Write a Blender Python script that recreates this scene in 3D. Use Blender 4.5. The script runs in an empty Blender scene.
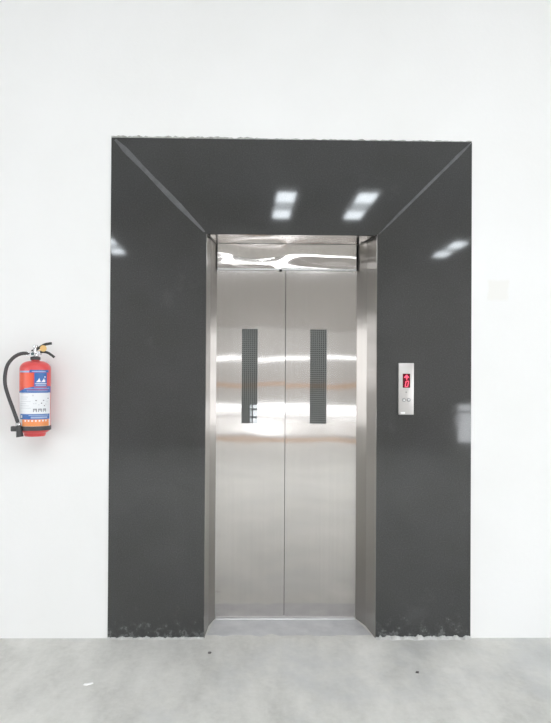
import bpy, bmesh, math, random
from mathutils import Vector, Matrix, noise

random.seed(4)
C = bpy.context.scene.collection
scene = bpy.context.scene

# ---------------------------------------------------------------- camera
yaw, pitch, roll = 0.01677, 0.00751, 0.00609
fwd = Vector((math.sin(yaw) * math.cos(pitch), math.cos(yaw) * math.cos(pitch), math.sin(pitch)))
right = Vector((math.cos(yaw), -math.sin(yaw), 0))
up = right.cross(fwd)
r2 = math.cos(roll) * right + math.sin(roll) * up
u2 = -math.sin(roll) * right + math.cos(roll) * up
cam_data = bpy.data.cameras.new('camera')
cam = bpy.data.objects.new('camera', cam_data)
C.objects.link(cam)
cam_data.sensor_fit = 'AUTO'
cam_data.sensor_width = 36.0
cam_data.lens = 600 / 723 * 36.0
cam_data.shift_x = (275.5 - 250.1) / 723
cam_data.shift_y = (373.55 - 361.5) / 723
cam_data.clip_start = 0.05
M = Matrix((r2, u2, -fwd)).transposed().to_4x4()
M.translation = Vector((-0.24, -3.2, 1.3836))
cam.matrix_world = M
scene.camera = cam

# ---------------------------------------------------------------- daylight and exposure
world = bpy.data.worlds.new('overcast_sky')
scene.world = world
world.use_nodes = True
bg = world.node_tree.nodes['Background']
bg.inputs['Color'].default_value = (0.945, 0.97, 1.0, 1)
bg.inputs['Strength'].default_value = 6.4
scene.view_settings.view_transform = 'Standard'
scene.view_settings.look = 'None'
scene.view_settings.gamma = 1
scene.view_settings.use_curve_mapping = False
scene.view_settings.exposure = 0.0


# ---------------------------------------------------------------- materials
def new_mat(name, color=(.8, .8, .8), rough=.5, metal=0.0, spec=.5, emit=None, strength=0):
    m = bpy.data.materials.new(name)
    m.use_nodes = True
    b = m.node_tree.nodes['Principled BSDF']
    b.inputs['Base Color'].default_value = (*color, 1)
    b.inputs['Roughness'].default_value = rough
    b.inputs['Metallic'].default_value = metal
    b.inputs['Specular IOR Level'].default_value = spec
    if emit:
        b.inputs['Emission Color'].default_value = (*emit, 1)
        b.inputs['Emission Strength'].default_value = strength
    return m


def N(m, kind, **kw):
    n = m.node_tree.nodes.new(kind)
    for k, v in kw.items():
        if hasattr(n, k):
            setattr(n, k, v)
        else:
            n.inputs[k.replace('_', ' ')].default_value = v
    return n


def L(m, a, b):
    m.node_tree.links.new(a, b)


def bsdf(m):
    return m.node_tree.nodes['Principled BSDF']


def coords(m, scale=(1, 1, 1)):
    g = N(m, 'ShaderNodeNewGeometry')
    mp = N(m, 'ShaderNodeMapping')
    mp.inputs['Scale'].default_value = scale
    L(m, g.outputs['Position'], mp.inputs['Vector'])
    return mp.outputs['Vector']


def noise_tex(m, vec, scale, detail=4, rough=.55):
    n = N(m, 'ShaderNodeTexNoise')
    n.inputs['Scale'].default_value = scale
    n.inputs['Detail'].default_value = detail
    n.inputs['Roughness'].default_value = rough
    L(m, vec, n.inputs['Vector'])
    return n.outputs['Fac']


def ramp(m, fac, stops):
    r = N(m, 'ShaderNodeValToRGB')
    while len(r.color_ramp.elements) < len(stops):
        r.color_ramp.elements.new(.5)
    for e, (p, c) in zip(r.color_ramp.elements, stops):
        e.position = p
        e.color = (*c, 1) if len(c) == 3 else c
    L(m, fac, r.inputs['Fac'])
    return r.outputs['Color']


def mix(m, fac, a, b, blend='MIX'):
    x = N(m, 'ShaderNodeMix', data_type='RGBA', blend_type=blend)
    for sock, val in ((x.inputs[0], fac), (x.inputs[6], a), (x.inputs[7], b)):
        if isinstance(val, (int, float)):
            sock.default_value = val
        elif isinstance(val, tuple):
            sock.default_value = (*val, 1)
        else:
            L(m, val, sock)
    return x.outputs[2]


def bump(m, height, strength, dist, normal=None):
    b = N(m, 'ShaderNodeBump')
    b.inputs['Strength'].default_value = strength
    b.inputs['Distance'].default_value = dist
    L(m, height, b.inputs['Height'])
    if normal:
        L(m, normal, b.inputs['Normal'])
    return b.outputs['Normal']


def maths(m, op, a, b=None):
    n = N(m, 'ShaderNodeMath', operation=op)
    for i, v in enumerate((a, b)):
        if v is None:
            continue
        if isinstance(v, (int, float)):
            n.inputs[i].default_value = v
        else:
            L(m, v, n.inputs[i])
    return n.outputs[0]


def map_range(m, v, a, b, c, d):
    n = N(m, 'ShaderNodeMapRange')
    for k, x in zip((1, 2, 3, 4), (a, b, c, d)):
        n.inputs[k].default_value = x
    L(m, v, n.inputs[0])
    return n.outputs[0]


# white painted plaster
white_wall = new_mat('white_plaster_paint', (.86, .86, .85), .75, spec=.25)
v = coords(white_wall)
c = ramp(white_wall, noise_tex(white_wall, v, 1.3, 5), [(.3, (.80, .80, .79)), (.7, (.835, .835, .83))])
sx = N(white_wall, 'ShaderNodeSeparateXYZ')
L(white_wall, v, sx.inputs[0])
# a squarish touched-up patch of creamier paint right of the surround
nz = maths(white_wall, 'MULTIPLY', maths(white_wall, 'SUBTRACT', noise_tex(white_wall, v, 9, 3), .5), .06)
dx = maths(white_wall, 'ABSOLUTE', maths(white_wall, 'SUBTRACT', maths(white_wall, 'ADD', sx.outputs[0], nz), 1.145))
dz = maths(white_wall, 'ABSOLUTE', maths(white_wall, 'SUBTRACT', maths(white_wall, 'ADD', sx.outputs[2], nz), 1.865))
inx = map_range(white_wall, dx, .05, .062, 1, 0)
inz = map_range(white_wall, dz, .045, .06, 1, 0)
c = mix(white_wall, maths(white_wall, 'MULTIPLY', inx, inz), c, (.80, .792, .768))
L(white_wall, c, bsdf(white_wall).inputs['Base Color'])
L(white_wall, bump(white_wall, noise_tex(white_wall, v, 45, 4), .12, .004), bsdf(white_wall).inputs['Normal'])

hall_wall = new_mat('hall_wall_paint', (.55, .53, .51), .8, spec=.2)
v = coords(hall_wall)
L(hall_wall, ramp(hall_wall, noise_tex(hall_wall, v, .8, 4), [(.3, (.50, .48, .46)), (.7, (.60, .58, .555))]),
  bsdf(hall_wall).inputs['Base Color'])
cladding = new_mat('grey_brown_cladding', (.36, .34, .32), .7, spec=.2)
v = coords(cladding)
L(cladding, ramp(cladding, noise_tex(cladding, v, .8, 4), [(.3, (.34, .315, .295)), (.7, (.42, .395, .37))]), bsdf(cladding).inputs['Base Color'])
side_paint = new_mat('side_wall_paint', (.74, .74, .73), .8, spec=.2)
v = coords(side_paint)
L(side_paint, ramp(side_paint, noise_tex(side_paint, v, .9, 4), [(.3, (.70, .70, .69)), (.7, (.77, .77, .76))]),
  bsdf(side_paint).inputs['Base Color'])
ceiling_mat = new_mat('ceiling_paint', (.5, .5, .5), .85, spec=.2)
v = coords(ceiling_mat)
L(ceiling_mat, ramp(ceiling_mat, noise_tex(ceiling_mat, v, .7, 4), [(.3, (.46, .46, .46)), (.7, (.54, .54, .53))]),
  bsdf(ceiling_mat).inputs['Base Color'])

# concrete floor
concrete = new_mat('dusty_concrete', (.5, .5, .48), .7, spec=.3)
v = coords(concrete)
v2 = coords(concrete, (1.6, .7, 1))
big = noise_tex(concrete, v2, 2.2, 6, .62)
c = ramp(concrete, big, [(.28, (.50, .497, .475)), (.5, (.65, .645, .615)), (.72, (.77, .76, .73))])
fine = noise_tex(concrete, v, 30, 6, .7)
c = mix(concrete, .35, c, ramp(concrete, fine, [(.3, (.36, .36, .35)), (.7, (.66, .66, .64))]), 'OVERLAY')
# faint long trowel scratches
vs = coords(concrete, (1.2, 14, 1))
scr = ramp(concrete, noise_tex(concrete, vs, 1.7, 5, .6), [(.60, (0, 0, 0)), (.74, (1, 1, 1))])
c = mix(concrete, maths(concrete, 'MULTIPLY', scr, .22), c, (.70, .70, .68))
# bluish grey cement stains with their own ragged outline
st = ramp(concrete, noise_tex(concrete, v, 1.1, 5, .65), [(.52, (0, 0, 0)), (.66, (1, 1, 1))])
c = mix(concrete, maths(concrete, 'MULTIPLY', st, .45), c, (.50, .515, .53))
L(concrete, c, bsdf(concrete).inputs['Base Color'])
L(concrete, map_range(concrete, big, .3, .7, .62, .85), bsdf(concrete).inputs['Roughness'])
L(concrete, bump(concrete, fine, .25, .004), bsdf(concrete).inputs['Normal'])

# floor inside the lift recess, smoother, darker and bluer
recess_tone = new_mat('recess_screed', (.4, .41, .43), .5, spec=.4)
v = coords(recess_tone)
c = ramp(recess_tone, noise_tex(recess_tone, v, 9, 5, .6), [(.3, (.46, .463, .475)), (.7, (.60, .60, .605))])
L(recess_tone, c, bsdf(recess_tone).inputs['Base Color'])
L(recess_tone, bump(recess_tone, noise_tex(recess_tone, v, 30, 4), .2, .003), bsdf(recess_tone).inputs['Normal'])


# polished granite
def granite_material(name, off):
    m = new_mat(name, (.05, .05, .05), .07, spec=.8)
    g = N(m, 'ShaderNodeNewGeometry')
    mp = N(m, 'ShaderNodeMapping')
    mp.inputs['Location'].default_value = (off, off * 2, off * 3)
    L(m, g.outputs['Position'], mp.inputs['Vector'])
    v = mp.outputs['Vector']
    c = ramp(m, noise_tex(m, v, 160, 3, .6), [(.34, (.020, .021, .021)), (.52, (.036, .037, .036)), (.72, (.068, .068, .070))])
    c = mix(m, .5, c, ramp(m, noise_tex(m, v, 3.0, 4, .6), [(.3, (.034, .035, .033)), (.7, (.046, .047, .049))]))
    # dust film and cement splashes near the floor
    sp = N(m, 'ShaderNodeSeparateXYZ')
    L(m, g.outputs['Position'], sp.inputs[0])
    hz = map_range(m, sp.outputs[2], 0, .30, .25, -.12)
    dn = maths(m, 'ADD', noise_tex(m, g.outputs['Position'], 22, 6, .72), hz)
    dust = ramp(m, dn, [(.66, (0, 0, 0)), (.86, (1, 1, 1))])
    c = mix(m, maths(m, 'MULTIPLY', dust, .13), c, (.34, .36, .37))
    smear = ramp(m, noise_tex(m, g.outputs['Position'], 2.3, 6, .7), [(.60, (0, 0, 0)), (.78, (1, 1, 1))])
    c = mix(m, maths(m, 'MULTIPLY', smear, .10), c, (.22, .23, .24))
    L(m, c, bsdf(m).inputs['Base Color'])
    r = maths(m, 'ADD', map_range(m, smear, 0, 1, .05, .12), maths(m, 'MULTIPLY', dust, .4))
    L(m, r, bsdf(m).inputs['Roughness'])
    return m


granite = granite_material('polished_dark_granite', 1.3)
granite_edge = new_mat('sawn_granite_edge', (.16, .165, .17), .5)
mitre_mat = new_mat('dusty_mitre_joint', (.15, .155, .16), .45)  # lighter grey than the slabs
v = coords(mitre_mat)
L(mitre_mat, ramp(mitre_mat, noise_tex(mitre_mat, v, 14, 5, .7), [(.3, (.055, .057, .058)), (.7, (.115, .118, .122))]),
  bsdf(mitre_mat).inputs['Base Color'])


# brushed stainless steel
def steel_material(name, rough=.3, aniso=.9, color=(.66, .635, .615), wob=.0, wob_scale=(1, 1, 1), smudge=True, sharp=.085, sharp_mix=.68):
    m = new_mat(name, color, rough, metal=1.0)
    b = bsdf(m)
    b.inputs['Anisotropic'].default_value = aniso
    t = N(m, 'ShaderNodeTangent')
    t.direction_type = 'RADIAL'
    t.axis = 'Z'
    L(m, t.outputs[0], b.inputs['Tangent'])
    v = coords(m)
    vg = coords(m, (90, 90, .5))
    grain = noise_tex(m, vg, 1.0, 3, .6)
    c = ramp(m, grain, [(.3, tuple(x * .97 for x in color)), (.7, tuple(min(1, x * 1.02) for x in color))])
    if smudge:
        sm = ramp(m, noise_tex(m, v, 5.5, 6, .7), [(.50, (0, 0, 0)), (.80, (1, 1, 1))])
        c = mix(m, maths(m, 'MULTIPLY', sm, .10), c, tuple(x * .72 for x in color))
        L(m, map_range(m, sm, 0, 1, rough, rough * 1.1), b.inputs['Roughness'])
    L(m, c, b.inputs['Base Color'])
    if wob:
        vw = coords(m, wob_scale)
        L(m, bump(m, noise_tex(m, vw, 1.0, 1.5, .4), 1.0, wob), b.inputs['Normal'])
    # the polish under the brushing keeps a second, much tighter highlight
    p2 = N(m, 'ShaderNodeBsdfPrincipled')
    p2.inputs['Metallic'].default_value = 1.0
    p2.inputs['Roughness'].default_value = sharp
    p2.inputs['Anisotropic'].default_value = 1.0
    L(m, t.outputs[0], p2.inputs['Tangent'])
    L(m, c, p2.inputs['Base Color'])
    mx = N(m, 'ShaderNodeMixShader')
    mx.inputs[0].default_value = sharp_mix
    L(m, b.outputs[0], mx.inputs[1])
    L(m, p2.outputs[0], mx.inputs[2])
    o_ = [n for n in m.node_tree.nodes if n.type == 'OUTPUT_MATERIAL'][0]
    L(m, mx.outputs[0], o_.inputs['Surface'])
    return m


steel_door = steel_material('brushed_steel_door', .25, 1.0)
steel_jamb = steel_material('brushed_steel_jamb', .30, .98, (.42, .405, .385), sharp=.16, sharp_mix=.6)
steel_transom = steel_material('buckled_steel_transom', .2, .98, smudge=False)
steel_plate = new_mat('satin_steel_plate', (.62, .60, .59), .35, metal=1.0)
chrome = new_mat('valve_chrome', (.6, .6, .61), .22, metal=1.0)
aluminium = new_mat('aluminium_sill', (.90, .90, .91), .35, metal=.35)
caulk = new_mat('black_sealant', (.02, .02, .018), .6)
shaft_shade_black = new_mat('shaft_black', (.015, .015, .017), .6)  # black colour in place of the unlit shaft
grille_mat = new_mat('grey_grille_wire', (.50, .495, .485), .5)
glass = bpy.data.materials.new('vision_glass')
glass.use_nodes = True
nt = glass.node_tree
nt.nodes.clear()
out = nt.nodes.new('ShaderNodeOutputMaterial')
ms = nt.nodes.new('ShaderNodeMixShader')
fr = nt.nodes.new('ShaderNodeFresnel')
fr.inputs[0].default_value = 1.95
tr = nt.nodes.new('ShaderNodeBsdfTransparent')
tr.inputs[0].default_value = (.93, .95, .95, 1)
gl = nt.nodes.new('ShaderNodeBsdfGlossy')
gl.inputs['Roughness'].default_value = .01
nt.links.new(fr.outputs[0], ms.inputs[0])
nt.links.new(tr.outputs[0], ms.inputs[1])
nt.links.new(gl.outputs[0], ms.inputs[2])
nt.links.new(ms.outputs[0], out.inputs[0])

plaster_rag = new_mat('rough_mortar', (.42, .42, .40), .9, spec=.2)
v = coords(plaster_rag)
L(plaster_rag, ramp(plaster_rag, noise_tex(plaster_rag, v, 40, 4, .7), [(.3, (.26, .26, .24)), (.7, (.55, .55, .53))]),
  bsdf(plaster_rag).inputs['Base Color'])
mortar_light = new_mat('pale_mortar', (.62, .62, .60), .9, spec=.2)
v = coords(mortar_light)
L(mortar_light, ramp(mortar_light, noise_tex(mortar_light, v, 30, 4, .7), [(.3, (.50, .50, .485)), (.7, (.68, .68, .665))]),
  bsdf(mortar_light).inputs['Base Color'])
terracotta = new_mat('terracotta_paint', (.62, .36, .20), .6)
dimming_slab = new_mat('pale_yard_concrete', (.48, .46, .43), .9, spec=.2)  # tone of the added outside slabs, kept low to dim the openings
v = coords(dimming_slab)
L(dimming_slab, ramp(dimming_slab, noise_tex(dimming_slab, v, .6, 5, .6), [(.3, (.22, .21, .20)), (.7, (.31, .30, .285))]), bsdf(dimming_slab).inputs['Base Color'])
frame_grey = new_mat('window_frame_paint', (.25, .26, .27), .5)

ext_red = new_mat('red_enamel', (.72, .085, .085), .28)
ext_orange = new_mat('label_orange_red', (.80, .12, .06), .35)
ext_blue = new_mat('label_blue', (.035, .14, .42), .35)
ext_pale = new_mat('label_pale_blue', (.36, .45, .66), .4)
ext_white = new_mat('label_white', (.80, .81, .83), .4)
ext_ink = new_mat('label_grey_ink', (.14, .14, .16), .5)
ext_text = new_mat('label_faint_text', (.62, .63, .66), .5)
ext_amber = new_mat('label_amber', (.85, .30, .10), .4)
rubber = new_mat('black_rubber', (.055, .053, .055), .5)
black_plastic = new_mat('black_lever_paint', (.03, .032, .03), .4)
brass = new_mat('yellow_seal_tag', (.80, .52, .20), .4)
gauge_face = new_mat('gauge_face', (.10, .16, .16), .3)

display_black = new_mat('display_black_glass', (.06, .004, .012), .12, emit=(1, .02, .08), strength=.06)
display_red = new_mat('display_red_led', (.5, .02, .05), .4, emit=(1.0, .09, .16), strength=1.5)
button_mat = new_mat('button_face', (.36, .36, .36), .4, metal=.6)
white_plastic = new_mat('white_plate', (.95, .95, .95), .3)
paper = new_mat('white_paper', (.9, .9, .89), .7)
chip_dark = new_mat('dark_grit', (.13, .12, .12), .8)
lamp_on = new_mat('lit_tube_diffuser', (.9, .9, .9), .4, emit=(.88, .95, 1.0), strength=15)
lamp_mid = new_mat('louvre_diffuser', (.8, .8, .8), .4, emit=(.88, .95, 1.0), strength=5)
lamp_body = new_mat('fixture_enamel', (.8, .8, .8), .4)


# ---------------------------------------------------------------- geometry helpers
def obj(name, bm, mat, parent=None, smooth=False):
    me = bpy.data.meshes.new(name)
    bmesh.ops.recalc_face_normals(bm, faces=bm.faces[:])
    bm.to_mesh(me)
    bm.free()
    for x in (mat if isinstance(mat, (list, tuple)) else [mat]):
        me.materials.append(x)
    if smooth:
        for p in me.polygons:
            p.use_smooth = True
        me.set_sharp_from_angle(angle=math.radians(40))
    o = bpy.data.objects.new(name, me)
    C.objects.link(o)
    if parent:
        o.parent = parent
    return o


def box(bm, x0, x1, y0, y1, z0, z1):
    vs = [bm.verts.new((x, y, z)) for x in (x0, x1) for y in (y0, y1) for z in (z0, z1)]
    for f in ((0, 1, 3, 2), (4, 6, 7, 5), (0, 4, 5, 1), (2, 3, 7, 6), (0, 2, 6, 4), (1, 5, 7, 3)):
        bm.faces.new([vs[i] for i in f])
    return vs


def boxes(*bs):
    bm = bmesh.new()
    for b in bs:
        box(bm, *b)
    return bm


def bevel_box(x0, x1, y0, y1, z0, z1, w, seg=2):
    bm = bmesh.new()
    box(bm, x0, x1, y0, y1, z0, z1)
    bmesh.ops.bevel(bm, geom=bm.edges[:], offset=w, segments=seg, affect='EDGES', profile=.5)
    return bm


def prism(bm, pts, axis, a, b):
    """extrude polygon pts (2D) along axis from a to b"""
    def mk(p, t):
        if axis == 'y':
            return (p[0], t, p[1])
        if axis == 'z':
            return (p[0], p[1], t)
        return (t, p[0], p[1])
    A = [bm.verts.new(mk(p, a)) for p in pts]
    B = [bm.verts.new(mk(p, b)) for p in pts]
    bm.faces.new(A)
    bm.faces.new(B[::-1])
    n = len(pts)
    for i in range(n):
        bm.faces.new((A[i], B[i], B[(i + 1) % n], A[(i + 1) % n]))


def lathe(bm, prof, cx, cy, seg=40):
    """prof: list of (r, z) about a vertical axis"""
    rings = []
    for r, z in prof:
        if r < 1e-6:
            rings.append([bm.verts.new((cx, cy, z))])
        else:
            rings.append([bm.verts.new((cx + r * math.cos(2 * math.pi * i / seg), cy + r * math.sin(2 * math.pi * i / seg), z))
                          for i in range(seg)])
    for A, B in zip(rings, rings[1:]):
        for i in range(seg):
            j = (i + 1) % seg
            if len(A) == 1:
                bm.faces.new((A[0], B[i], B[j]))
            elif len(B) == 1:
                bm.faces.new((A[i], A[j], B[0]))
            else:
                bm.faces.new((A[i], A[j], B[j], B[i]))


def smooth_path(pts, sub=8):
    P = [Vector(p) for p in pts]
    out = []
    for i in range(len(P) - 1):
        p0 = P[max(i - 1, 0)]
        p1, p2 = P[i], P[i + 1]
        p3 = P[min(i + 2, len(P) - 1)]
        for k in range(sub):
            t = k / sub
            out.append(.5 * ((2 * p1) + (-p0 + p2) * t + (2 * p0 - 5 * p1 + 4 * p2 - p3) * t * t
                             + (-p0 + 3 * p1 - 3 * p2 + p3) * t ** 3))
    out.append(P[-1])
    return out


def tube(bm, pts, rad, seg=12, flat=1.0):
    """rad may be a number or a list; flat squashes the section across its second axis"""
    n = len(pts)
    rads = rad if isinstance(rad, list) else [rad] * n
    rings = []
    prev = Vector((0, -1, 0))
    for i, p in enumerate(pts):
        t = (pts[min(i + 1, n - 1)] - pts[max(i - 1, 0)]).normalized()
        a = prev - t * prev.dot(t)
        a = a.normalized() if a.length > 1e-4 else t.orthogonal().normalized()
        prev = a
        b = t.cross(a)
        rings.append([bm.verts.new(p + rads[i] * (math.cos(2 * math.pi * k / seg) * a + flat * math.sin(2 * math.pi * k / seg) * b))
                      for k in range(seg)])
    for A, B in zip(rings, rings[1:]):
        for k in range(seg):
            bm.faces.new((A[k], A[(k + 1) % seg], B[(k + 1) % seg], B[k]))
    bm.faces.new(rings[0][::-1])
    bm.faces.new(rings[-1])


def thing(name, label, cat, loc=(0, 0, 0), group=None):
    o = bpy.data.objects.new(name, None)
    C.objects.link(o)
    o.location = loc
    o.empty_display_size = .1
    o['label'] = label
    o['category'] = cat
    if group:
        o['group'] = group
    return o


def child(name, bm, mat, parent, smooth=False, label=None):
    """mesh given in world coordinates, re-expressed about the thing's base"""
    base = Vector(parent.location)
    if parent.parent:
        base = base + Vector(parent.parent.location)
    bmesh.ops.translate(bm, verts=bm.verts[:], vec=-base)
    o = obj(name, bm, mat, None, smooth)
    o.parent = parent
    if label:
        o['label'] = label
    return o


def struct(name, bm, mat):
    o = obj(name, bm, mat)
    o['kind'] = 'structure'
    return o


# ---------------------------------------------------------------- the hall
XL, XR, YB, ZC = -8.0, 9.0, -9.2, 5.0
GX0, GX1, GZ = -0.933, 1.0006, 2.661           # outer edges of the granite
OX0, OX1, OZ = -0.424, 0.492, 2.152            # opening in the granite
WF = 0.003                                     # face of the plaster
struct('floor', boxes((XL - .3, XR + .3, YB - .3, .35, -.2, 0)), concrete)
struct('wall_front', boxes(
    (XL, GX0 - .0008, WF, .35, 0, ZC), (GX1 + .0008, XR, WF, .35, 0, ZC), (GX0 - .0008, GX1 + .0008, WF, .35, GZ + .0008, ZC),
    (GX0, OX0 - .004, .0215, .35, 0, GZ), (OX1 + .004, GX1, .0215, .35, 0, GZ), (OX0 - .004, OX1 + .004, .0215, .35, OZ + .013, GZ)),
    white_wall)
SKY = (-3.2, 4.2, -5.6, -3.4)                  # unseen rooflight, added to light the floor from above
struct('ceiling', boxes((XL - .3, XR + .3, YB - .3, SKY[2], ZC, ZC + .2), (XL - .3, XR + .3, SKY[3], .35, ZC, ZC + .2),
                        (XL - .3, SKY[0], SKY[2], SKY[3], ZC, ZC + .2), (SKY[1], XR + .3, SKY[2], SKY[3], ZC, ZC + .2)), ceiling_mat)
struct('trim_3', boxes(*[(SKY[0], SKY[1], y - .03, y + .03, ZC + .05, ZC + .15) for y in (-5.05, -4.5, -3.95)]), lamp_body)  # bars across the added rooflight


def holed(x0, x1, z0, z1, holes):
    """rectangles covering x0..x1, z0..z1 minus the holes (x0,x1,z0,z1)"""
    res = []
    xs = sorted(set([x0, x1] + [h[0] for h in holes] + [h[1] for h in holes]))
    for a, b in zip(xs, xs[1:]):
        hs = sorted([h for h in holes if h[0] <= a + 1e-6 and h[1] >= b - 1e-6], key=lambda h: h[2])
        z = z0
        for h in hs:
            if h[2] > z:
                res.append((a, b, z, h[2]))
            z = h[3]
        if z < z1:
            res.append((a, b, z, z1))
    return res


# openings (x0, x1, z0, z1) in the wall behind the camera
LOWS = [(-.86, -.27, .10, .84), (-.05, 1.16, .10, .84), (1.64, 2.5, .10, .84)]          # low openings; outer two added to brighten the doors' reflection
ADDED_SLOTS = [(-.86, -.27, 1.785, 1.855), (.20, 1.16, 1.785, 1.855), (1.64, 2.5, 1.785, 1.855)]    # made-up slots that mirror as a thin bright line on the doors
ADDED_CLERE = [(-.80, .75, 3.73, 4.30), (.80, 2.40, 3.73, 4.30)]                              # unseen clerestory, added to brighten the transom's reflections
W_RIGHT = (4.28, 5.6, 0.02, .90)      # low opening further right
FILL_WIN_R = (6.1, 8.7, .1, 2.6)  # unseen window, added for frontal daylight
FILL_WIN_L = (-7.6, -4.9, 1.1, 3.0)  # its added counterpart on the left, also for daylight
backs = LOWS + ADDED_SLOTS + ADDED_CLERE + [W_RIGHT, FILL_WIN_R, FILL_WIN_L]
struct('wall_back', boxes(*[(a, b, YB - .2, YB, z, w) for a, b, z, w in holed(XL, XR, 0, ZC, backs)]), hall_wall)
# side walls; wide unseen openings added to bring low daylight in
SR = (-7.6, -2.4, .0, 2.8)
SL = (-7.4, -3.4, .3, 2.6)
struct('wall_right', boxes(*[(XR, XR + .2, a, b, z, w) for a, b, z, w in holed(YB, .35, 0, ZC, [SR])]), side_paint)
struct('wall_left', boxes(*[(XL - .2, XL, a, b, z, w) for a, b, z, w in holed(YB, .35, 0, ZC, [SL])]), side_paint)


def window_frame(n, h, mull_x=(), mull_z=(), t=.04):
    bm = bmesh.new()
    a, b, z, w = h
    y0, y1 = YB - .12, YB - .07
    box(bm, a, b, y0, y1, z, z + t)
    box(bm, a, b, y0, y1, w - t, w)
    box(bm, a, a + t, y0, y1, z + t, w - t)
    box(bm, b - t, b, y0, y1, z + t, w - t)
    for x in mull_x:
        box(bm, x - t / 2, x + t / 2, y0 + .002, y1 - .002, z + t, w - t)
    for q in mull_z:
        box(bm, a + t, b - t, y0 + .004, y1 - .004, q - t / 2, q + t / 2)
    struct('window_%d' % n, bm, frame_grey)


window_frame(1, LOWS[1], (.03, .5), (.71, .535), .034)
window_frame(5, LOWS[0], (), (.71, .535), .034)
window_frame(6, LOWS[2], (2.1,), (.71, .535), .034)
window_frame(7, ADDED_CLERE[0], (-.02,), (4.0,), .03)  # frames of the added clerestory start here
window_frame(8, ADDED_CLERE[1], (1.6,), (4.0,), .03)
window_frame(2, W_RIGHT, (), (.70,))
window_frame(3, FILL_WIN_R, (6.97, 7.83), (.93, 1.77), .07)  # this and the next frame the added daylight windows
window_frame(4, FILL_WIN_L, (-6.7, -5.8), (1.73, 2.37), .07)
struct('trim_4', boxes((-.9, 2.55, YB, YB + .04, 2.45, 3.70)), cladding)
struct('baseboard_back', boxes((-.9, 2.55, YB, YB + .03, 0, .085)), terracotta)
struct('trim_1', boxes((-.9, 2.55, YB, YB + .05, 1.17, 1.27)), terracotta)


# unseen slabs outside, added to dim what the low openings mirror
struct('ground', boxes((-3.2, -.35, -22, YB - .25, -.25, -.05), (.55, 3.9, -22, YB - .25, -.25, -.05)), dimming_slab)


def portal(w, h, loc, direction):
    """tells the renderer where the sky shines in; gives no light of its own"""
    ld = bpy.data.lights.new('daylight_opening', 'AREA')
    ld.shape = 'RECTANGLE'
    ld.size, ld.size_y = w, h
    ld.cycles.is_portal = True
    o = bpy.data.objects.new('daylight_opening', ld)
    C.objects.link(o)
    o.location = loc
    o.rotation_euler = Vector(direction).to_track_quat('-Z', 'Y').to_euler()


for a, b, z, w in backs:
    portal(b - a, w - z, ((a + b) / 2, YB - .15, (z + w) / 2), (0, 1, 0))
portal(SR[3] - SR[2], SR[1] - SR[0], (XR + .15, (SR[0] + SR[1]) / 2, (SR[2] + SR[3]) / 2), (-1, 0, 0))
portal(SL[3] - SL[2], SL[1] - SL[0], (XL - .15, (SL[0] + SL[1]) / 2, (SL[2] + SL[3]) / 2), (1, 0, 0))
portal(SKY[1] - SKY[0], SKY[3] - SKY[2], ((SKY[0] + SKY[1]) / 2, (SKY[2] + SKY[3]) / 2, ZC + .18), (0, 0, -1))

# ---------------------------------------------------------------- granite surround
sur = thing('granite_surround', 'polished dark grey granite surround of three mitred slabs framing the lift doors', 'door surround',
            (0.034, 0, 0))


def slab(pts):
    bm = bmesh.new()
    prism(bm, pts, 'y', 0.0, .02)
    return bm


g = .0006
child('granite_slab', slab([(GX0, 0), (OX0, 0), (OX0, OZ), (GX0, GZ - g)]), granite, sur)
child('granite_slab', slab([(OX1, 0), (GX1, 0), (GX1, GZ - g), (OX1, OZ)]), granite, sur)
child('granite_slab', slab([(OX0 + g, OZ), (OX1 - g, OZ), (GX1 - g, GZ), (GX0 + g, GZ)]), granite, sur)


def mitre(p0, p1, w, seed, gap=.02):
    """thin raised line of filler along the diagonal joint, uneven in width"""
    bm = bmesh.new()
    a, b = Vector((p0[0], 0, p0[1])), Vector((p1[0], 0, p1[1]))
    d = (b - a).normalized()
    nrm = Vector((-d.z, 0, d.x))
    k = 60
    rows = []
    for i in range(k + 1):
        t = gap + (1 - 2 * gap) * i / k
        p = a.lerp(b, t)
        ww = w * (.72 + .22 * noise.noise(Vector((t * 4, seed, 0))) + .10 * noise.noise(Vector((t * 40, seed, 4)))) * min(1, 5 * t + .35) * min(1, 3 * (1 - t) + .3)
        rows.append([bm.verts.new(p + nrm * ww + Vector((0, .001, 0))), bm.verts.new(p + nrm * ww * .45 + Vector((0, -.0016, 0))),
                     bm.verts.new(p - nrm * ww * .45 + Vector((0, -.0016, 0))), bm.verts.new(p - nrm * ww + Vector((0, .001, 0)))])
    for A, B in zip(rows, rows[1:]):
        for j in range(4):
            bm.faces.new((A[j], A[(j + 1) % 4], B[(j + 1) % 4], B[j]))
    bm.faces.new(rows[0])
    bm.faces.new(rows[-1][::-1])
    return bm


child('mitre_joint', mitre((GX0 + .01, GZ), (OX0, OZ), .023, 1), mitre_mat, sur, label='wide dusty grey mitre joint')
child('mitre_joint', mitre((GX1, GZ), (OX1, OZ), .013, 5), mitre_mat, sur, label='narrow dusty grey mitre joint')


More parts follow.
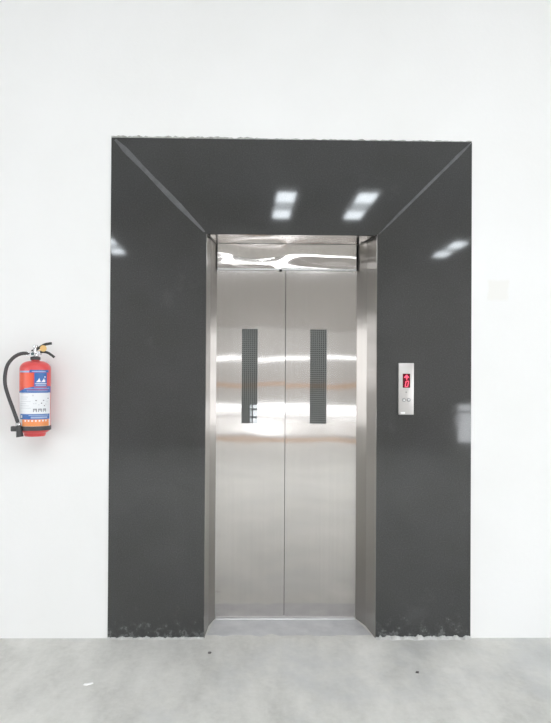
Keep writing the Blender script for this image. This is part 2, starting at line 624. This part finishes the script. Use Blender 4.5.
def ragged(x0, x1, zf, h, depth, seed, y0, n=160):
    """uneven strip of mortar running in x from z = zf"""
    bm = bmesh.new()
    rows = []
    for i in range(n + 1):
        x = x0 + (x1 - x0) * i / n
        hh = max(.0012, h(x) * (.65 + .9 * noise.noise(Vector((x * 31, seed, 0))) + .5 * noise.noise(Vector((x * 90, seed, 3)))))
        dd = depth * (.8 + .5 * noise.noise(Vector((x * 25, seed, 7))))
        rows.append([bm.verts.new((x, y0, zf)), bm.verts.new((x, y0 - dd, zf)), bm.verts.new((x, y0 - dd * .6, zf + hh * .6)),
                     bm.verts.new((x, y0, zf + hh))])
    for A, B in zip(rows, rows[1:]):
        for j in range(4):
            bm.faces.new((A[j], A[(j + 1) % 4], B[(j + 1) % 4], B[j]))
    bm.faces.new(rows[0])
    bm.faces.new(rows[-1][::-1])
    return bm


child('mortar_edge', ragged(GX0, GX1, GZ, lambda x: .016 if x < -.15 else .009, .006, 2, WF - .0004), plaster_rag, sur, label='ragged grey mortar along the top edge')
child('mortar_edge', ragged(GX0, OX0, 0, lambda x: .010, .016, 8, 0), mortar_light, sur, label='pale mortar along the floor')
child('mortar_edge', ragged(OX1, GX1, 0, lambda x: .016, .03, 12, 0), mortar_light, sur, label='pale mortar along the floor')

# ---------------------------------------------------------------- lift entrance
lift = thing('elevator', 'brushed stainless steel lift entrance with two closed sliding doors and narrow perforated windows', 'elevator',
             (.03, .13, 0))
DX0, DX1, DZ = -.3765, .434, 2.008
SEAM = .0215
YD, YT = .262, .250
TH = .03


def panel_with_hole(x0, x1, z0, z1, hx0, hx1, hz0, hz1, y, th, seed):
    """door leaf of thin sheet, very slightly uneven, with a rectangular window cut out"""
    def split(a, b, n):
        return [a + (b - a) * i / n for i in range(n)]
    xs = split(x0, hx0, 8) + split(hx0, hx1, 6) + split(hx1, x1, 8) + [x1]
    zs = split(z0, hz0, 44) + split(hz0, hz1, 26) + split(hz1, z1, 16) + [z1]
    inside = lambda i, j: 8 <= i < 14 and 44 <= j < 70
    bm = bmesh.new()
    F, K = {}, {}
    for i, x in enumerate(xs):
        for j, z in enumerate(zs):
            d = noise.noise(Vector((x * 4.5, seed, z * 5))) * .00042 + noise.noise(Vector((x * 1.6, seed + 5, z * 2))) * .0007
            F[i, j] = bm.verts.new((x, y + d, z))
            K[i, j] = bm.verts.new((x, y + th, z))
    nx_, nz_ = len(xs) - 1, len(zs) - 1
    solid = lambda i, j: 0 <= i < nx_ and 0 <= j < nz_ and not inside(i, j)
    for i in range(nx_):
        for j in range(nz_):
            if not solid(i, j):
                continue
            bm.faces.new((F[i, j], F[i + 1, j], F[i + 1, j + 1], F[i, j + 1]))
            bm.faces.new((K[i, j], K[i, j + 1], K[i + 1, j + 1], K[i + 1, j]))
            for (a, b, ni, nj) in (((i, j), (i + 1, j), i, j - 1), ((i + 1, j), (i + 1, j + 1), i + 1, j),
                                   ((i + 1, j + 1), (i, j + 1), i, j + 1), ((i, j + 1), (i, j), i - 1, j)):
                if not solid(ni, nj):
                    bm.faces.new((F[a], K[a], K[b], F[b]))
    for k in [k for k, v_ in F.items() if not v_.link_faces]:
        bm.verts.remove(F[k])
        bm.verts.remove(K[k])
    return bm


def grille(hx0, hx1, hz0, hz1, y):
    bm = bmesh.new()
    nx = 8
    p = (hx1 - hx0) / nx
    nz = round((hz1 - hz0) / p)
    q = (hz1 - hz0) / nz
    w = .0027
    for i in range(nx + 1):
        x = hx0 + i * p
        box(bm, max(x - w, hx0), min(x + w, hx1), y, y + .002, hz0, hz1)
    for j in range(nz + 1):
        z = hz0 + j * q
        box(bm, hx0, hx1, y + .0004, y + .0016, max(z - w, hz0), min(z + w, hz1))
    return bm


for x0, x1, hx0, hx1 in ((DX0, SEAM - .0015, -.2305, -.139), (SEAM + .0015, DX1, .1645, .2605)):
    hz0, hz1 = 1.122, 1.667
    d = child('door_panel', panel_with_hole(x0, x1, .008, DZ, hx0, hx1, hz0, hz1, YD, TH, x0 * 9), steel_door, lift, smooth=True)
    gb = bmesh.new()
    box(gb, hx0, hx1, YD + .001, YD + .003, hz0, hz1)
    bk = bmesh.new()
    box(bk, hx0, hx1, YD + .012, YD + .016, hz0, hz1)  # black sheet for the shaft's darkness behind the glass
    for nm, bmx, mt in (('grille', grille(hx0, hx1, hz0, hz1, YD + .006), grille_mat), ('vision_glass', gb, glass),
                        ('dark_backing', bk, shaft_shade_black)):
        bmesh.ops.translate(bmx, verts=bmx.verts[:], vec=-Vector(lift.location))
        o = obj(nm, bmx, mt)
        o.parent = d

# black sheet standing in for the dark shaft; stops sky leaking through
child('shaft_backing', boxes((OX0 - .0035, OX1 + .0035, YD + TH + .004, YD + TH + .01, .0004, OZ + .012)), shaft_shade_black, lift)

# buckled transom above the doors
bm = bmesh.new()
nx, nz = 90, 26
tx0, tx1, tz0, tz1 = -.3735, .4275, 2.014, 2.1565
grid = []
for i in range(nx + 1):
    col = []
    for j in range(nz + 1):
        u, w = i / nx, j / nz
        x, z = tx0 + (tx1 - tx0) * u, tz0 + (tz1 - tz0) * w
        e = math.sin(math.pi * w) ** .5 if 0 < w < 1 else 0
        y = YT - .0030 * e * (math.sin(2.2 * u * math.pi + 3.1 * w) * .6 + noise.noise(Vector((u * 2.6, w * 1.3, 2.2))) * 1.2)
        col.append(bm.verts.new((x, y, z)))
    grid.append(col)
for i in range(nx):
    for j in range(nz):
        bm.faces.new((grid[i][j], grid[i + 1][j], grid[i + 1][j + 1], grid[i][j + 1]))
transom = child('transom', bm, steel_transom, lift, smooth=True, label='buckled steel header panel above the doors')
bm = bmesh.new()
tube(bm, [Vector((tx0, YT + .0005, 2.0115)), Vector((tx1, YT + .0005, 2.0115))], .0058, 12)
bmesh.ops.translate(bm, verts=bm.verts[:], vec=-Vector(lift.location))
lip = obj('folded_lip', bm, aluminium, smooth=True)
lip.parent = transom
bm = bevel_box(-.018, -.002, YT - .006, YT - .001, 2.000, 2.010, .0015)
bmesh.ops.translate(bm, verts=bm.verts[:], vec=-Vector(lift.location))
clip = obj('clip', bm, caulk)
clip.parent = transom


# splayed jambs, folded once along their height
def jamb(pts, x_out, z1):
    bm = bmesh.new()
    poly = pts + [(p[0] + x_out, p[1]) for p in pts[::-1]]
    prism(bm, poly, 'z', 0, z1)
    for v_ in bm.verts:
        if v_.co.z > 1:
            v_.co.z += .0085 * v_.co.y / YD
    return bm


jl = child('jamb', jamb([(OX0 + .0028, .0015), (-.4075, .16), (-.3765, YD - .001)], -.0022, OZ - .002), steel_jamb, lift)
jr = child('jamb', jamb([(OX1 - .0028, .0015), (.471, .16), (.4345, YD - .001)], .0022, OZ - .002), steel_jamb, lift)
bm = bmesh.new()
rows = []
for i in range(61):
    u = i / 60
    row = []
    for j in range(15):
        w = j / 14
        e = math.sin(math.pi * w)
        x = OX0 + .001 + (OX1 - OX0 - .002) * u
        row.append(bm.verts.new((x, .0015 + (YT - .0015) * w, OZ - .002 + .0085 * w - .0016 * e * (.5 + noise.noise(Vector((u * 3, w, 6)))))))
    rows.append(row)
for A, B in zip(rows, rows[1:]):
    for j in range(14):
        bm.faces.new((A[j], A[j + 1], B[j + 1], B[j]))
child('soffit', bm, steel_transom, lift, smooth=True)
# black strips painted in for the dark gaps beside the transom; caulk dabs in corners
child('sealant', boxes((tx0 - .0028, tx0 - .0005, YT - .001, YT + .004, 2.012, 2.156)), caulk, lift)
child('sealant', boxes((tx1 + .0005, tx1 + .0030, YT - .001, YT + .004, 2.012, 2.156)), caulk, lift)
for sgn, x0, x1 in ((1, OX0 + .004, -.385), (-1, OX1 - .004, .442)):
    bm = bmesh.new()
    pts = smooth_path([(x0 + .010 * sgn, .014, 2.144), ((x0 + x1) / 2 - .004 * sgn, .10, 2.149), (x1, .225, 2.152)], 6)
    tube(bm, pts, [.004, .006, .005, .0065, .005, .004, .0035, .003, .003, .0025, .0025, .002, .002], 8)
    child('sealant', bm, caulk, lift, smooth=True)
# aluminium threshold
child('sill', boxes((DX0 + .006, DX1 - .006, .243, YD + TH + .003, .0004, .005)), aluminium, lift, label='bright aluminium door sill')
bm = bmesh.new()
edge = [(OX0 + .012 + (OX1 - OX0 - .024) * i / 40, .035 + .035 * noise.noise(Vector((i * .35, 4, 0)))) for i in range(41)]
prism(bm, edge + [(.436, .2425), (-.378, .2425)], 'z', .0003, .0012)
struct('trim_2', bm, recess_tone)

# ---------------------------------------------------------------- call panel
cp = thing('call_panel', 'narrow steel lift call panel with red floor display mounted on the right granite slab', 'call panel',
           (.647, 0, 1.33))
x0, x1, z0, z1 = .606, .688, 1.193, 1.469
plate = child('faceplate', bevel_box(x0, x1, -.014, -.0004, z0, z1, .003, 3), steel_plate, cp, smooth=True)
dsp = child('display', bevel_box(.6275, .6675, -.0155, -.013, 1.337, 1.412, .0008, 1), display_black, cp, label='dark red glowing display')


def sub(name, bm, mat, parent, root, smooth=False, label=None):
    bmesh.ops.translate(bm, verts=bm.verts[:], vec=-Vector(root.location))
    o = obj(name, bm, mat, None, smooth)
    o.parent = parent
    if label:
        o['label'] = label
    return o


# up arrow
bm = bmesh.new()
ax = .6485
prism(bm, [(ax - .0155, 1.3905), (ax - .003, 1.3905), (ax - .003, 1.381), (ax + .003, 1.381), (ax + .003, 1.3905), (ax + .0135, 1.3905), (ax, 1.4075)],
      'y', -.0162, -.0152)
sub('up_arrow', bm, display_red, dsp, cp)
# slanted seven segment zero
bm = bmesh.new()


def seg_quad(a, b, w):
    a, b = Vector(a), Vector(b)
    d = (b - a).normalized()
    n_ = Vector((-d.y, d.x)) * w / 2
    prism(bm, [tuple(a + n_), tuple(b + n_), tuple(b - n_), tuple(a - n_)], 'y', -.0162, -.0152)


zx, zz, sl = .6405, 1.343, .005
p00, p10, p11, p01 = (zx, zz), (zx + .0135, zz), (zx + .0135 + sl, zz + .029), (zx + sl, zz + .029)
for a, b in ((p00, p10), (p10, p11), (p11, p01), (p01, p00)):
    seg_quad(a, b, .0042)
sub('digit_zero', bm, display_red, dsp, cp)


def disc(cx, cz, r, y0, y1, seg=24):
    bm = bmesh.new()
    prism(bm, [(cx + r * math.cos(2 * math.pi * i / seg), cz + r * math.sin(2 * math.pi * i / seg)) for i in range(seg)], 'y', y0, y1)
    bmesh.ops.bevel(bm, geom=[e for e in bm.edges if all(abs(v_.co.y - y0) < 1e-6 for v_ in e.verts)], offset=r * .12, segments=2, affect='EDGES')
    return bm


child('keyhole', disc(.6465, 1.313, .0045, -.0155, -.013), button_mat, cp, smooth=True)
for bx, up_ in ((.6345, True), (.6595, False)):
    bt = child('push_button', disc(bx, 1.272, .0105, -.0185, -.013), button_mat, cp, smooth=True)
    s = 1 if up_ else -1
    bm = bmesh.new()
    prism(bm, [(bx - .005, 1.272 - .004 * s), (bx + .005, 1.272 - .004 * s), (bx, 1.272 + .005 * s)], 'y', -.0192, -.0184)
    sub('arrow_mark', bm, white_plastic, bt, cp)
child('nameplate', bevel_box(.617, .641, -.0155, -.013, 1.1975, 1.2075, .001, 1), white_plastic, cp, label='small white plate')

# ---------------------------------------------------------------- fire extinguisher
EX, EY = -1.293, -.095
R = .0765
fx = thing('fire_extinguisher', 'red fire extinguisher with blue and white label and black hose hanging on the white wall', 'fire extinguisher',
           (EX, EY, 1.075))
bm = bmesh.new()
prof = [(0, 1.088), (.045, 1.088), (.046, 1.081), (.050, 1.080), (.053, 1.086), (.055, 1.096), (.064, 1.101), (.072, 1.107), (R - .001, 1.118), (R, 1.13), (R, 1.425)]
for i in range(1, 10):
    a = math.pi / 2 * i / 9
    prof.append((.022 + (R - .022) * math.cos(a), 1.425 + .040 * math.sin(a)))
prof += [(.020, 1.467), (.020, 1.474), (0, 1.474)]
lathe(bm, prof, EX, EY, 56)
body = child('cylinder', bm, ext_red, fx, smooth=True)


def px_ang(px):
    """angle round the cylinder, seen from the front, for the sideways fraction px of the radius"""
    return math.asin(max(-1, min(1, px)))


VIEW = math.radians(18)       # the printed front is turned towards the middle of the hall


def patch(a0, a1, z0, z1, rr=.0006, th=.0006, n=16, ztop=None):
    """curved sheet lying on the cylinder between angles a0..a1 (0 = front) and heights; ztop(t) may shape the upper edge"""
    bm = bmesh.new()
    rows = []
    for i in range(n + 1):
        t = i / n
        a = VIEW + a0 + (a1 - a0) * t
        zt = ztop(t) if ztop else z1
        s, c_ = math.sin(a), math.cos(a)
        ro, ri = R + rr, R + rr - th
        rows.append([bm.verts.new((EX + ro * s, EY - ro * c_, z0)), bm.verts.new((EX + ro * s, EY - ro * c_, zt)),
                     bm.verts.new((EX + ri * s, EY - ri * c_, zt)), bm.verts.new((EX + ri * s, EY - ri * c_, z0))])
    for A, B in zip(rows, rows[1:]):
        for j in range(4):
            bm.faces.new((A[j], A[(j + 1) % 4], B[(j + 1) % 4], B[j]))
    bm.faces.new(rows[0])
    bm.faces.new(rows[-1][::-1])
    return bm


A0, A1 = math.radians(-78), math.radians(72)
label = child('label', patch(A0, A1, 1.122, 1.425, n=48), ext_white, fx, smooth=True, label='printed wraparound label')
# printed areas lie on the label one above the other
def ink(name, a0, a1, z0, z1, mat, rr=.0011, ztop=None):
    bmx = patch(math.radians(a0), math.radians(a1), z0, z1, rr, .0005, 16, ztop)
    return sub(name, bmx, mat, label, fx, smooth=True)


ink('red_field', -78, 72, 1.306, 1.425, ext_red, .0010)
ink('orange_field', -74, -8, 1.330, 1.402, ext_orange, .0013)
ink('blue_band', -70, -22, 1.405, 1.414, ext_pale, .0013)
ink('blue_band', -20, 56, 1.405, 1.418, ext_blue, .0013)
ink('pale_text_line', -12, 40, 1.408, 1.4125, ext_pale, .0016)
ink('logo_field', -3, 46, 1.334, 1.404, ext_blue, .0016)
ink('blue_swoosh', -78, 72, 1.303, 1.316, ext_blue, .0016, ztop=lambda t: 1.306 + .030 * math.sin(min(1, t * 1.5) * math.pi / 2))
ink('pale_text_line', -40, 60, 1.3235, 1.3265, ext_pale, .0019)
ink('pale_text_line', -30, 50, 1.3105, 1.3135, ext_pale, .0019)
ink('red_line', -30, 52, 1.3165, 1.319, ext_red, .0019)
ink('white_line', 0, 44, 1.3475, 1.3505, ext_white, .0019)
ink('pale_text_line', 2, 42, 1.338, 1.344, ext_pale, .0019)
ink('red_gap', -3, 46, 1.3300, 1.3335, ext_orange, .0019)


def logo_peak(a0, a1, apex_frac, h, z0=1.3565):
    """white wing-like peak, straight on the right, curved on the left"""
    bm = bmesh.new()
    n = 8
    lo, hi = [], []
    for i in range(n + 1):
        t = i / n
        a = VIEW + math.radians(a0 + (a1 - a0) * t)
        z = z0 + h * (t / apex_frac) ** 1.6 if t <= apex_frac else z0 + h * (1 - (t - apex_frac) / (1 - apex_frac))
        for r_, l in ((R + .0023, lo), (R + .0014, hi)):
            l.append((bm.verts.new((EX + r_ * math.sin(a), EY - r_ * math.cos(a), z0 - .0001)),
                      bm.verts.new((EX + r_ * math.sin(a), EY - r_ * math.cos(a), max(z, z0)))))
    for i in range(n):
        bm.faces.new((lo[i][0], lo[i + 1][0], lo[i + 1][1], lo[i][1]))
        bm.faces.new((lo[i][1], lo[i + 1][1], hi[i + 1][1], hi[i][1]))
    return bm


sub('logo_peak', logo_peak(2, 20, .72, .022), ext_white, label, fx)
sub('logo_peak', logo_peak(19, 37, .75, .020), ext_white, label, fx)
sub('logo_peak', logo_peak(34.5, 38.5, .6, .020), ext_white, label, fx)
ink('logo_dot', 34.5, 39.5, 1.3795, 1.386, ext_white, .0020)

# text rows and pictograms on the white part
rnd = random.Random(9)
ink('speck', -10, -4, 1.286, 1.293, ext_text, .0011)
for zrow in (1.298, 1.280, 1.270, 1.258, 1.247, 1.236, 1.224):
    ink('text_line', -62, -62 + rnd.uniform(30, 50), zrow, zrow + .0028, ext_text, .0011)
for a, z in ((2, 1.262), (-6, 1.246), (1, 1.247), (22, 1.248), (30, 1.262), (46, 1.256), (40, 1.243), (12, 1.240), (52, 1.272), (34, 1.235)):
    ink('pictogram', a, a + 4.5, z, z + .0045, ext_ink if rnd.random() < .45 else ext_text, .0011)
for a in (-6, 12, 30):
    ink('pictogram', a, a + 13, 1.2065, 1.2225, ext_ink, .0011)
    ink('pictogram_face', a + 2.5, a + 10, 1.2065, 1.2185, ext_white, .0014)
    ink('pictogram_mark', a + 5, a + 8, 1.2125, 1.217, ext_ink, .0017)
ink('blue_band', -62, 64, 1.169, 1.196, ext_blue, .0013)
ink('pale_text_line', -22, 56, 1.187, 1.191, ext_pale, .0017)
ink('pale_text_line', -14, 50, 1.174, 1.183, ext_pale, .0017)
ink('pale_mark', -58, -50, 1.175, 1.190, ext_white, .0017)
ink('amber_band', -50, 60, 1.135, 1.169, ext_amber, .0013)
for k in range(7):
    a = -38 + k * 13
    ink('white_mark', a, a + 6, 1.158, 1.166, ext_white, .0017)

# bracket strap round the foot of the cylinder, and wall bracket
bm = bmesh.new()
lathe(bm, [(R - .004, 1.112), (R + .0035, 1.112), (R + .0035, 1.134), (R - .004, 1.134)], EX, EY, 56)
child('strap', bm, rubber, fx, smooth=True, label='black band around the foot')
bm = boxes((EX - .022, EX + .022, EY + R - .002, WF - .0005, 1.105, 1.425), (EX - .035, EX + .035, WF - .008, WF - .0005, 1.38, 1.44))
child('wall_bracket', bm, rubber, fx)

# valve
bm = bmesh.new()
lathe(bm, [(0, 1.470), (.024, 1.470), (.025, 1.474), (.025, 1.484), (.021, 1.487), (0, 1.487)], EX, EY, 24)
child('collar', bm, rubber, fx, smooth=True)
bm = bmesh.new()
lathe(bm, [(0, 1.486), (.016, 1.486), (.017, 1.49), (.017, 1.512), (.013, 1.518), (.010, 1.53), (0, 1.53)], EX, EY, 20)
box(bm, EX - .046, EX, EY - .010, EY + .010, 1.491, 1.511)
box(bm, EX - .006, EX + .028, EY - .013, EY + .013, 1.497, 1.515)
valve = child('valve', bm, chrome, fx, smooth=True)
sub('valve_cap', (lambda b_: (lathe(b_, [(0, 1.529), (.012, 1.529), (.013, 1.533), (.013, 1.543), (.010, 1.546), (0, 1.546)], EX, EY, 18), b_)[1])(bmesh.new()),
    chrome, valve, fx, smooth=True)
# squeeze lever above, carrying handle below
bm = bmesh.new()
tube(bm, smooth_path([(EX - .018, EY - .004, 1.514), (EX + .012, EY - .004, 1.528), (EX + .045, EY - .004, 1.548), (EX + .07, EY - .004, 1.554), (EX + .084, EY - .004, 1.556)], 5),
     .0032, 10, 2.2)
child('squeeze_lever', bm, black_plastic, fx, smooth=True)
bm = bmesh.new()
tube(bm, smooth_path([(EX + .004, EY - .002, 1.507), (EX + .035, EY - .002, 1.512), (EX + .062, EY - .002, 1.508), (EX + .082, EY - .002, 1.496), (EX + .098, EY - .002, 1.484)], 5),
     .0030, 10, 2.2)
child('carrying_handle', bm, black_plastic, fx, smooth=True)
bm = disc(EX + .046, 1.5285, .0165, EY - .024, EY - .016, 20)
child('seal_tag', bm, brass, fx, smooth=True, label='yellow round safety seal')
bm = bmesh.new()
tube(bm, smooth_path([(EX + .020, EY - .018, 1.517), (EX + .035, EY - .020, 1.520), (EX + .046, EY - .020, 1.5285)], 4), .0016, 6)
child('safety_pin', bm, brass, fx, smooth=True)
bm = disc(EX - .006, 1.500, .0125, EY - .026, EY - .012, 20)
gg = child('gauge', bm, chrome, fx, smooth=True)
sub('gauge_dial', disc(EX - .006, 1.500, .0095, EY - .0268, EY - .0255, 20), gauge_face, gg, fx)

# hose and nozzle
HX = EX + .012
pts = smooth_path([(HX - .038, EY - .001, 1.501), (HX - .075, EY - .008, 1.503), (HX - .112, EY - .016, 1.486), (HX - .142, EY - .028, 1.446),
                   (HX - .150, EY - .042, 1.394), (HX - .144, EY - .054, 1.340), (HX - .125, EY - .063, 1.285), (HX - .102, EY - .069, 1.230),
                   (HX - .080, EY - .073, 1.175), (HX - .068, EY - .075, 1.140)], 7)
bm = bmesh.new()
tube(bm, pts, .0092, 14)
hose = child('hose', bm, rubber, fx, smooth=True)
bm = bmesh.new()
a, b = Vector((HX - .0683, EY - .075, 1.141)), Vector((HX - .060, EY - .076, 1.082))
tube(bm, [a, a.lerp(b, .2), a.lerp(b, .5), b], [.0105, .012, .014, .018], 16)
sub('nozzle', bm, rubber, hose, fx, smooth=True)
bm = bmesh.new()
tube(bm, [Vector((HX - .0705, EY - .075, 1.152)), Vector((HX - .0683, EY - .075, 1.140))], .0125, 16)
sub('ferrule', bm, chrome, hose, fx, smooth=True, label='pale metal ferrule')
bm = bevel_box(EX - .098, EX - .045, EY - .072, EY - .050, 1.108, 1.134, .004, 2)
child('hose_clip', bm, rubber, fx, smooth=True)

# ---------------------------------------------------------------- scraps on the floor
def flake(name, x, y, pts, h, mat, label_, cat, rot=0):
    bm = bmesh.new()
    P = [(p[0], p[1]) for p in pts]
    n = len(P)
    A = [bm.verts.new((p[0], p[1], 0)) for p in P]
    B = [bm.verts.new((p[0] * .9, p[1] * .85, h * (.7 + .6 * ((i * 37) % 5) / 5))) for i, p in enumerate(P)]
    bm.faces.new(A[::-1])
    bm.faces.new(B)
    for i in range(n):
        bm.faces.new((A[i], A[(i + 1) % n], B[(i + 1) % n], B[i]))
    o = obj(name, bm, mat)
    o.location = (x, y, 0.0)
    o.rotation_euler[2] = rot
    o['label'] = label_
    o['category'] = cat
    return o


flake('paper_scrap', -.915, -.474, [(-.021, -.010), (-.004, -.013), (.022, .004), (.019, .013), (-.002, .003), (-.020, .001)], .004, paper,
      'tiny white paper scrap lying on the concrete floor left of the lift', 'scrap')
flake('grit_chip', -.385, -.17, [(-.008, -.007), (.005, -.010), (.010, .002), (.002, .009), (-.007, .005)], .005, chip_dark,
      'small dark chip on the floor just below the left granite slab', 'stone chip')
flake('grit_chip', .603, -.375, [(-.009, -.005), (.006, -.008), (.010, .003), (-.003, .008)], .005, chip_dark,
      'small dark chip on the open floor in front of the right granite slab', 'stone chip')

# ---------------------------------------------------------------- ceiling lights of the hall (seen mirrored in the granite)
spots = [(.355, -5.14, 'twin-ended ceiling light mirrored in the granite above the left door'),
         (1.42, -5.14, 'twin-ended ceiling light mirrored in the granite above the right door'),
         (-2.60, -7.85, 'ceiling light mirrored at the outer edge of the left granite slab'),
         (3.63, -7.85, 'ceiling light mirrored at the outer edge of the right granite slab')]


def make_light():
    t = thing('ceiling_light', spots[0][2], 'ceiling light', (0, 0, 3.78), 'long ceiling lights of the hall')
    w, l = .12, .61
    child('housing', boxes((-w - .02, w + .02, -l - .02, l + .02, 3.785, 3.85)), lamp_body, t)
    child('diffuser', boxes((-w, w, -l, -.22, 3.775, 3.784)), lamp_on, t)
    child('diffuser', boxes((-w, w, .22, l, 3.775, 3.784)), lamp_on, t)
    child('louvre', boxes((-w, w, -.215, .215, 3.777, 3.784)), lamp_mid, t)
    for yy in (-.45, .45):
        child('suspension_rod', boxes((-.006, .006, yy - .006, yy + .006, 3.85, ZC)), frame_grey, t)
    return t


proto = make_light()
for i, (x, y, lab) in enumerate(spots):
    if i == 0:
        t = proto
    else:
        t = proto.copy()
        C.objects.link(t)
        for ch in list(proto.children):
            c2 = ch.copy()
            C.objects.link(c2)
            c2.parent = t
    t.location = (x, y, 3.78)
    t['label'] = lab
